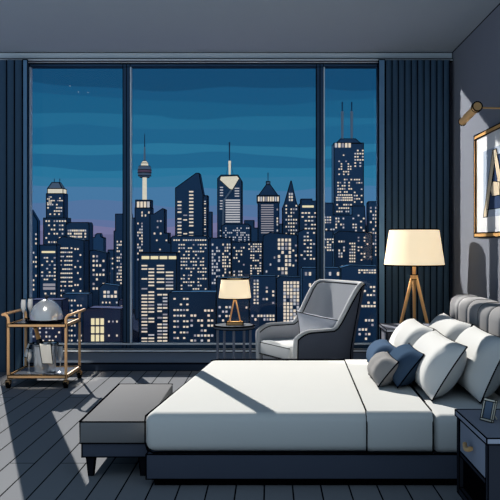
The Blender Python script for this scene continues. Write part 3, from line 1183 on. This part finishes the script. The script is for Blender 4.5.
# --- hazy blocks far behind everything
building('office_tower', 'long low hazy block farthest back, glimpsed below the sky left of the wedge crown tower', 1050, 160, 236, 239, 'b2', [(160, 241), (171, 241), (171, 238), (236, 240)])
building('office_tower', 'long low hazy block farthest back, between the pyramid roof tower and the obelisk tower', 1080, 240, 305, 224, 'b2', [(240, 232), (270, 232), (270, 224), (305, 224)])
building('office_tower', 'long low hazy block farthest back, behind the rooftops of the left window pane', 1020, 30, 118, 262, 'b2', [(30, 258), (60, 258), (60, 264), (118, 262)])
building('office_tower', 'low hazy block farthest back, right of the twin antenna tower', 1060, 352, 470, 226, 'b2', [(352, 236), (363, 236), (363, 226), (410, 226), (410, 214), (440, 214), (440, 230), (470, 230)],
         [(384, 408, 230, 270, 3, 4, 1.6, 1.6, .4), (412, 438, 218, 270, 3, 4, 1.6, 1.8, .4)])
# --- middle pane


def obs_tower(r, Y, k, dp):
    c = at(143.4, 0, Y).x

    def lt(name, mat, pts, ink=.25):
        bm = B()
        lathe(bm, [(w_ * k / 2, at(0, py, Y).z) for w_, py in pts], 20, (c, Y + dp / 2, 0))
        return rel(obj(name, bm, M[mat], None, ink * Y / 500 if ink else 0), r)
    lt('shaft', 'bcream', [(4.6, 203), (4.2, 176)], .35)
    lt('pod', 'bsteel', [(9, 176.8), (13, 175.2), (13.4, 168), (11.5, 165.6)])
    lt('pod_band', 'bred', [(13.8, 172.2), (13.8, 169.4)])
    lt('pod_dome', 'bcream', [(7.5, 165.6), (7, 162.5), (3.5, 160.3)])
    lt('mast', 'bsteel', [(1.9, 160.5), (1.5, 146)], 0)
    lt('antenna', 'bdark', [(1.0, 146), (.7, 133)], 0)
    pbox(r, 'lantern', 'bdark', Y, k, 135.5, 150.5, 200, 209, .5, dp - .5)
    windows(r, Y + .5, [(136.5, 150, 201, 208, 3.4, 7, 2.6, 6.4, 1)], 9)


building('observation_tower', 'slim observation tower with round pod and tall mast in the middle pane', 720, 135, 151, 208, 'b1', None,
         [(137, 150, 211, 217, 3.4, 3, 1.3, 2.2, .9), (137, 142, 222, 262, 2, 3, 1.3, 1.9, .5)], depth=14, extra=obs_tower)
building('skyscraper', 'dark block just left of the observation tower behind the mullion', 820, 124, 135.5, 216, 'b2', [(124, 214), (131, 214), (131, 218), (135.5, 218)])
building('office_tower', 'stepped dark tower right of the observation tower', 660, 150, 171, 211, 'b1', [(150, 214), (154, 214), (162.5, 208.5), (164.5, 209.5), (164.5, 233), (168.5, 233), (168.5, 243), (171, 243)],
         [(153, 162.5, 218, 236, 3.1, 6.2, 1.7, 2, .85), (152, 168, 238, 262, 3.2, 4.6, 1.5, 1.6, .3)])


def slant_wing(r, Y, k, dp):
    pbox(r, 'wing', 'b1', Y, k, 200, 207.3, 195.5, 240, 1, dp - 2)
    windows(r, Y + 1, [(201, 207, 198, 238, 2.7, 2.3, 1.8, 1.2, .85)], 11)


building('skyscraper', 'tower with a steep slanted roof in the middle window pane', 700, 175.5, 203, 188, 'b1',
         [(175.5, 188), (196, 173.2), (199, 173.2), (203, 195)],
         [(177, 182, 190, 238, 5, 3.4, 4.2, 1.5, .85), (183, 188.5, 190, 238, 4.5, 4.6, 4, 1.3, .35), (188.5, 194.5, 190, 238, 5.5, 3.4, 4.6, 1.5, .75)], extra=slant_wing)
building('office_tower', 'thin plain block between the slanted roof tower and the wedge crown tower', 860, 207, 212, 212, 'b2', None)


def dagger(r, Y, k, dp):
    bm = B()
    pts = [(219.8, 180), (220.8, 176.6), (237.2, 176), (239.4, 178.5), (232.5, 190), (229.5, 189)]
    prism(bm, [(at(a, b, Y).x, at(a, b, Y).z) for a, b in pts[::-1]], Y - 1.5, Y + .2)
    rel(obj('crown_wedge', bm, M['bcream'], None, .3), r)
    spire(r, 'mast', 'bcream', Y, k, 229.2, 177, 160, 2.6, 1.8, dp / 2)
    spire(r, 'antenna', 'bdark', Y, k, 229.0, 161, 141, 1.5, 1.0, dp / 2)
    for a, b in ((225, 229), (233.5, 229.6)):
        p, q_ = at(a, 177, Y), at(b, 160, Y)
        p.y += dp / 2; q_.y += dp / 2
        bm = B(); tube(bm, [p, q_], .25 * k, 6)
        rel(obj('stay', bm, M['bdark']), r)
    bm = B()
    pts = [at(231.5, 190, Y), at(223.5, 201, Y), at(222.8, 236, Y)]
    tube(bm, [p + Vector((0, -.8, 0)) for p in pts], .9 * k, 8)
    rel(obj('brace', bm, M['bsteel']), r)
    windows(r, Y, [(224.5, 241, 199, 223, 16.5, 2.4, 15.6, 1.5, 1, 'w2'), (219, 225, 186, 236, 5, 2.7, 3.4, 1.1, .7, 'w2'), (234, 241, 187, 198, 6, 2.6, 5, 1.1, .8, 'w2')], 13)


building('skyscraper', 'tower with a cream wedge crown and twin mast in the middle pane', 680, 217.6, 241.8, 178, 'b1',
         [(217.6, 178.5), (221, 175), (238, 175), (241.8, 181)], [], extra=dagger)
building('office_tower', 'low far block right of the wedge crown tower', 900, 243, 258, 221, 'b2', [(243, 225), (244.5, 225), (244.5, 220.5), (254, 220.5), (254, 228), (258, 228)])


def pyr(r, Y, k, dp):
    pbox(r, 'crown_band', 'bdark', Y, k, 257, 279.5, 195.5, 202.5, -.4, dp + .4)
    windows(r, Y - .4, [(257.6, 279, 196, 202, 2.4, 6, 1.7, 5, 1)], 17)
    pyramid(r, Y, k, 258.5, 278, 195.5, 184, dp, 'b1', .18)
    pbox(r, 'lantern', 'bsteel', Y, k, 266.2, 270, 181, 184.5, dp / 2 - 1.2, dp / 2 + 1.2)
    spire(r, 'antenna', 'bdark', Y, k, 268, 181, 172, 1.0, .7, dp / 2)


building('skyscraper', 'tower with a pyramid roof and lit crown band in the middle pane', 710, 258, 279, 202, 'b1', None,
         [(260, 275, 204, 233, 14.6, 2.3, 13.6, 1.2, 1, 'w4'), (276, 279, 205, 233, 2.6, 3, 1.4, 2, .7)], extra=pyr)


building('skyscraper', 'dark obelisk shaped tower with a sharp pointed top', 670, 282.5, 299, 206, 'b1',
         [(282.5, 208), (284.5, 203), (290.8, 181), (291.4, 181), (296.5, 203), (299, 208)],
         [(288.5, 294, 192.5, 202, 2.3, 3, 1.6, 2.3, .9), (285, 298, 204, 240, 2.5, 3.5, 1.5, 1.7, .65)])
building('office_tower', 'flat roofed office tower with a lit top band beside the right mullion', 650, 299.5, 324, 200, 'b1', [(299.5, 204), (301, 204), (301, 199), (312, 199), (312, 201), (324, 201)],
         [(301.5, 314.5, 205, 208.4, 13, 3, 12.4, 2.2, 1, 'w3'), (301, 317, 211, 246, 3.2, 3.9, 2.3, 1.5, .7)])


def twin(r, Y, k, dp):
    pyramid(r, Y, k, 336, 361, 143.5, 138.2, dp, 'b1', .6)
    for px in (342.2, 351.6):
        spire(r, 'antenna_base', 'bsteel', Y, k, px, 138.5, 111.5, 2.8, 2.2, -.5)
        spire(r, 'antenna', 'bdark', Y, k, px, 111.5, 102.2, 1.5, 1.1, -.5)


building('skyscraper', 'tallest tower with twin antennas in the right window pane', 640, 334, 363.5, 143, 'b1', None,
         [(334.3, 351.5, 142.6, 148, 3.4, 5.4, 2.5, 4.8, 1), (340, 347, 154, 156.5, 2.4, 2.4, 1.6, 1.2, .8), (354, 363, 149, 168, 2.5, 3.1, 1.7, 1.5, .7),
          (338, 352, 160, 176, 2.3, 2.6, 1.5, 1.4, .42), (337, 352, 178, 196, 2.2, 3.1, 1.6, 1.5, .55), (336, 352, 196.5, 201, 2.1, 2.4, 1.8, 1.5, .95),
          (353.5, 363, 178, 202, 2.3, 3.2, 1.6, 1.4, .6), (336, 352, 203, 213, 2.3, 3.4, 1.7, 1.5, .65)], depth=20, extra=twin)
building('office_tower', 'wide dark block standing in front of the twin antenna tower', 590, 321, 366, 214, 'b1', [(321, 203), (333, 203), (333, 215), (352, 215), (352, 206), (364.5, 206), (366, 232)],
         [(324, 332, 216, 224, 2.5, 2.6, 1.7, 1.6, .65), (335, 344, 217, 230, 2.4, 3, 1.6, 1.8, .45), (352, 364, 214, 232, 2.6, 3, 1.7, 1.6, .6), (325, 334, 228, 250, 2.5, 2.8, 1.7, 1.6, .6)])
building('skyscraper', 'narrow tower beside the right frame of the window', 610, 368, 382, 201.5, 'b2', [(368, 203), (369, 201.5), (382, 201.5)],
         [(369.5, 376, 206, 260, 2.6, 3.6, 1.7, 2, .55)])
# --- lower rows
building('office_tower', 'office block with stacked bright strip windows in the lower middle pane', 500, 139, 176.5, 253, 'bdark', None,
         [(141, 175.5, 255.6, 260, 9, 4, 8.2, 3.4, 1, 'w3'), (141, 154.5, 264, 344, 6.9, 3.3, 6.2, 1.5, .72), (156, 174.5, 264, 292, 9, 3.3, 8, 1.5, .75), (157, 168, 293, 344, 5.4, 3.3, 4.8, 1.6, .68)])
building('office_tower', 'dark block with rows of dots behind the strip window block', 560, 171, 208.5, 237, 'b1', [(171, 238), (173, 236), (206, 236), (208.5, 240)],
         [(173, 206, 238.5, 242, 2.4, 3.2, 1.7, 1.5, .9), (178, 206, 243, 294, 2.4, 3.4, 1.7, 1.4, .55)])
building('office_tower', 'wide dark block with scattered amber windows left of the table lamp', 455, 168.5, 216, 293, 'bdark', [(168.5, 294), (170, 292.5), (216, 292.5)],
         [(173, 188, 296, 342, 3.2, 5.6, 2.3, 1.8, .7), (190, 213, 308, 342, 3.4, 5.0, 2.4, 2.2, .6)])
building('office_tower', 'tower with vertical columns of pale windows above the small table lamp', 588, 210, 231, 238, 'b1', None,
         [(211.5, 221, 243, 286, 2.2, 3.2, 1.6, 2.2, .6, 'w2'), (222, 230, 243, 284, 2.2, 3.1, 1.5, 1.9, .6)])
building('office_tower', 'block with speckled windows below the wedge crown tower', 620, 221.5, 250.5, 224, 'b1', [(221.5, 226), (225, 224), (248, 224), (250.5, 226)],
         [(223, 250, 227, 250, 1.9, 2.3, 1.3, 1.4, .5, 'w2'), (236, 250, 250, 262, 2.2, 2.6, 1.4, 1.5, .35)])
building('office_tower', 'plain dark block with a few windows between speckled block and grid block', 540, 231.5, 262.5, 242, 'bdark', None,
         [(248, 262, 243, 252, 2.3, 2.4, 1.6, 1.4, .7), (250, 262, 254, 274, 2.3, 2.6, 1.7, 1.4, .6), (233, 246, 246, 280, 2.4, 3.4, 1.5, 1.7, .35)])
building('office_tower', 'dark tower with a tall grid of warm windows left of the armchair back', 510, 263, 297.5, 234, 'bdark', [(263, 236), (270, 232.5), (297.5, 235)],
         [(277.2, 291, 238, 277, 3.6, 4.1, 2.5, 3.1, .72), (264.5, 275, 240, 276, 4, 7, 1.6, 2.2, .25), (292, 297, 238, 275, 2.6, 5, 1.8, 2, .3)])
building('office_tower', 'dark tower with sparse windows beside the right mullion, low down', 530, 298, 333, 230, 'b1', [(298, 232), (304, 229.5), (333, 231)],
         [(300, 315, 231, 262, 3.1, 3.7, 2, 1.6, .45), (301, 315, 272, 296, 3.1, 3.3, 2.3, 1.7, .5), (324, 333, 238, 252, 2.5, 2.7, 1.7, 1.6, .6)])
building('apartment_block', 'dark block right behind the small table lamp', 440, 216.5, 249, 278, 'bdark', None,
         [(218, 232, 305, 322, 3.4, 4.4, 2.2, 2.2, .6), (245, 249, 290, 322, 3, 5, 1.7, 2, .5)])
building('apartment_block', 'block with slanting window columns right of the small table lamp', 465, 249.5, 276, 276, 'b1', None,
         [(253, 259, 279, 306, 3.1, 3.2, 1.9, 2.1, .8), (262, 276, 282, 304, 3.2, 3.8, 2.1, 2.2, .55), (251, 276, 314, 322, 3, 3.6, 2, 2.4, .75)])
building('office_tower', 'block with close warm window columns behind the armchair arm', 435, 276.5, 301, 277, 'bdark', [(276.5, 279), (280, 276.5), (301, 277.5)],
         [(283, 299.5, 281, 325, 3.3, 3.5, 2.5, 2.9, .86)])
building('office_tower', 'block seen around the armchair back at the right mullion', 405, 302, 340, 268, 'b1', None,
         [(327, 340, 242, 262, 3, 4, 1.5, 2, 0), (304, 339, 271, 290, 4, 5.6, 2.4, 3.8, .3)])
building('office_tower', 'tall dark block with column windows above the armchair in the right pane', 550, 334.5, 372, 232, 'bdark', [(334.5, 234), (340, 231), (372, 233)],
         [(338, 346, 240, 262, 2.4, 3, 1.6, 2, .6), (349, 355, 242, 262, 2.2, 3, 1.5, 1.6, .75), (357, 371, 236, 266, 3, 3.2, 1.6, 1.5, .35), (340, 352, 264, 276, 5, 6, 2.2, 4, .6)])
building('apartment_block', 'low block with rows of warm windows between armchair and window frame', 445, 341, 381, 266, 'b1', [(341, 268), (350, 265.5), (381, 266.5)],
         [(358, 375, 269, 273.5, 2.6, 2.4, 2, 1.6, .9), (357, 375, 285, 296, 3.1, 4, 2.2, 2.1, .6), (358, 375, 301, 308, 3, 3.4, 2.2, 2.2, .75), (358, 375, 318, 340, 3.2, 4.6, 2.2, 2.4, .55)])

for px, py, wh in ((70, 86, 'leftmost'), (78.5, 92, 'middle'), (88, 92.5, 'rightmost')):
    bm = B(); p = at(px, py, 1300)
    bmesh.ops.create_icosphere(bm, subdivisions=1, radius=.75)
    o = obj('star', bm, M['star'])
    o.location = p
    tag(o, 'faint star in the upper left sky, %s of three' % wh, 'star')

GROUPS = {'champagne_flute': 'champagne flutes on the serving cart', 'pillow': 'white pillows on the bed', 'cushion': 'throw cushions',
          'nightstand': 'nightstands beside the bed', 'curtain': 'curtains at the window', 'star': 'stars in the sky',
          'skyscraper': 'buildings of the night skyline', 'office_tower': 'buildings of the night skyline',
          'apartment_block': 'buildings of the night skyline', 'observation_tower': 'buildings of the night skyline'}
for o in list(bpy.data.objects):
    if o.parent is None and o.get('category') and o.name.split('.')[0] in GROUPS:
        o['group'] = GROUPS[o.name.split('.')[0]]

# ------------------------------------------------------------------ sky
wd = bpy.data.worlds.new('dusk_sky')
C.world = wd
wd.use_nodes = True
nt = wd.node_tree
nt.nodes.clear()
N = nt.nodes.new
Lk = nt.links.new
out = N('ShaderNodeOutputWorld')
bgn = N('ShaderNodeBackground')
Lk(bgn.outputs[0], out.inputs[0])
tc = N('ShaderNodeTexCoord')
sep = N('ShaderNodeSeparateXYZ')
Lk(tc.outputs['Generated'], sep.inputs[0])


def mth(op, a, b=None, c=None):
    n = N('ShaderNodeMath')
    n.operation = op
    for i, v in enumerate((a, b, c)):
        if v is None:
            continue
        if isinstance(v, (int, float)):
            n.inputs[i].default_value = v
        else:
            Lk(v, n.inputs[i])
    return n.outputs[0]


x, y, z = sep.outputs
hor = mth('SQRT', mth('ADD', mth('MULTIPLY', x, x), mth('MULTIPLY', y, y)))
el = mth('DIVIDE', z, hor)
cmb = N('ShaderNodeCombineXYZ')
Lk(mth('MULTIPLY', x, 5.0), cmb.inputs[0])
Lk(mth('MULTIPLY', el, 26.0), cmb.inputs[1])
nz = N('ShaderNodeTexNoise')
nz.inputs['Scale'].default_value = 1.0
nz.inputs['Detail'].default_value = 1.0
Lk(cmb.outputs[0], nz.inputs[0])
elw = mth('ADD', el, mth('MULTIPLY', mth('SUBTRACT', nz.outputs['Fac'], .5), .035))
tt = mth('MULTIPLY', elw, 4.0)          # 0 at the horizon, 1 at tan = .25
rp = N('ShaderNodeValToRGB')
rp.color_ramp.interpolation = 'CONSTANT'
SKY = [(0.0, (112, 112, 150)), (.045, (124, 124, 164)), (.085, (102, 120, 164)), (.12, (88, 122, 165)), (.18, (74, 126, 168)), (.27, (52, 124, 162)),
       (.325, (42, 122, 160)), (.385, (33, 106, 146)), (.45, (42, 121, 158)), (.50, (31, 103, 143)), (.60, (36, 110, 148)), (.645, (29, 98, 137)),
       (.74, (27, 90, 130)), (.80, (23, 78, 116))]
els = rp.color_ramp.elements
while len(els) > 1:
    els.remove(els[-1])
els[0].position = 0
els[0].color = lin(SKY[0][1])
for p_, c_ in SKY[1:]:
    e = els.new(p_)
    e.color = lin(c_)
Lk(tt, rp.inputs[0])
# brighter half added behind the viewer as the room's soft fill
mr = N('ShaderNodeMapRange')
mr.interpolation_type = 'SMOOTHSTEP'
mr.inputs['From Min'].default_value = .05
mr.inputs['From Max'].default_value = -.45
Lk(y, mr.inputs['Value'])
mix = N('ShaderNodeMix')
mix.data_type = 'RGBA'
Lk(mr.outputs[0], mix.inputs[0])
Lk(rp.outputs[0], mix.inputs[6])
# lower half of that added fill is stronger, to lift the ceiling
low = N('ShaderNodeMapRange')
low.inputs['From Min'].default_value = -.03
low.inputs['From Max'].default_value = -.30
low.inputs['To Min'].default_value = 1.0
low.inputs['To Max'].default_value = 3.4
Lk(z, low.inputs['Value'])
vm = N('ShaderNodeVectorMath')
vm.operation = 'SCALE'
vm.inputs[0].default_value = (.192, .258, .325)
Lk(low.outputs[0], vm.inputs['Scale'])
Lk(vm.outputs[0], mix.inputs[7])
Lk(mix.outputs[2], bgn.inputs[0])
bgn.inputs[1].default_value = 1.0

# ------------------------------------------------------------------ lights
sl = bpy.data.lights.new('moonlight', 'SUN')
sl.energy = 6.0
sl.angle = math.radians(.25)
sl.color = (1.0, .945, .85)
so = bpy.data.objects.new('moonlight', sl)
COL.objects.link(so)
so.location = (-4, 14, 9)
so.rotation_euler = Vector((.40, -1, -.72)).to_track_quat('-Z', 'Y').to_euler()
spl = bpy.data.lights.new('street_floodlight', 'SPOT')  # added spot outside the window, brightens the right wall
spl.energy = 2250
spl.color = (1.0, .95, .87)
spl.spot_size = math.radians(22)
spl.spot_blend = .12
spl.shadow_soft_size = .012
spo = bpy.data.objects.new('street_floodlight', spl)
COL.objects.link(spo)
S = Vector((-4, 8.70, 3.63))
spo.location = S
spo.rotation_euler = (Vector((1.8, 6.30, 1.86)) - S).to_track_quat('-Z', 'Y').to_euler()

spl2 = spl.copy()
spl2.energy = 640
spl2.spot_size = math.radians(14)
sp2 = bpy.data.objects.new('window_floodlight', spl2)  # second added spot outside, brightens only the armchair
COL.objects.link(sp2)
sp2.location = Vector((-2.4, 8.6, 3.3))
sp2.rotation_euler = (Vector((.35, 6.42, .68)) - sp2.location).to_track_quat('-Z', 'Y').to_euler()

def aimed_spot(name, loc, aim, watts, deg, col, blend=.35, soft=.03):
    d = bpy.data.lights.new(name, 'SPOT')
    d.energy = watts
    d.color = col
    d.spot_size = math.radians(deg)
    d.spot_blend = blend
    d.shadow_soft_size = soft
    o = bpy.data.objects.new(name, d)
    COL.objects.link(o)
    o.location = loc
    o.rotation_euler = (Vector(aim) - Vector(loc)).to_track_quat('-Z', 'Y').to_euler()


aimed_spot('ceiling_downlight', (-2.0, 5.0, 3.15), (-2.06, 6.78, .44), 300, 15.5, (1, .9, .76))  # added unseen spot, brightens the serving cart
aimed_spot('floor_lamp_bulb', (1.30, 6.72, 1.28), (1.30, 6.72, 0), 26, 60, (1, .84, .62), .5)
aimed_spot('table_lamp_bulb', (-.325, 6.9, .86), (-.325, 6.9, 0), 3, 90, (1, .88, .7), .5)

# ------------------------------------------------------------------ camera
cam = bpy.data.cameras.new('camera')
cam.sensor_width = 36
cam.lens = F / 500 * 36
cam.shift_x = (250 - CX) / 500
cam.shift_y = (CY - 250) / 500
cam.clip_end = 4000
co = bpy.data.objects.new('camera', cam)
COL.objects.link(co)
co.location = (0, 0, EYE)
co.rotation_euler = (PI / 2, 0, 0)
C.camera = co
C.view_settings.view_transform = 'Standard'
C.view_settings.look = 'None'
C.view_settings.gamma = 1
C.view_settings.exposure = 0
C.view_settings.use_curve_mapping = False
C.cycles.max_bounces = 6
C.cycles.diffuse_bounces = 1
C.cycles.transparent_max_bounces = 24
print('WINDOWS', NWIN[0], 'OBJECTS', len(bpy.data.objects))
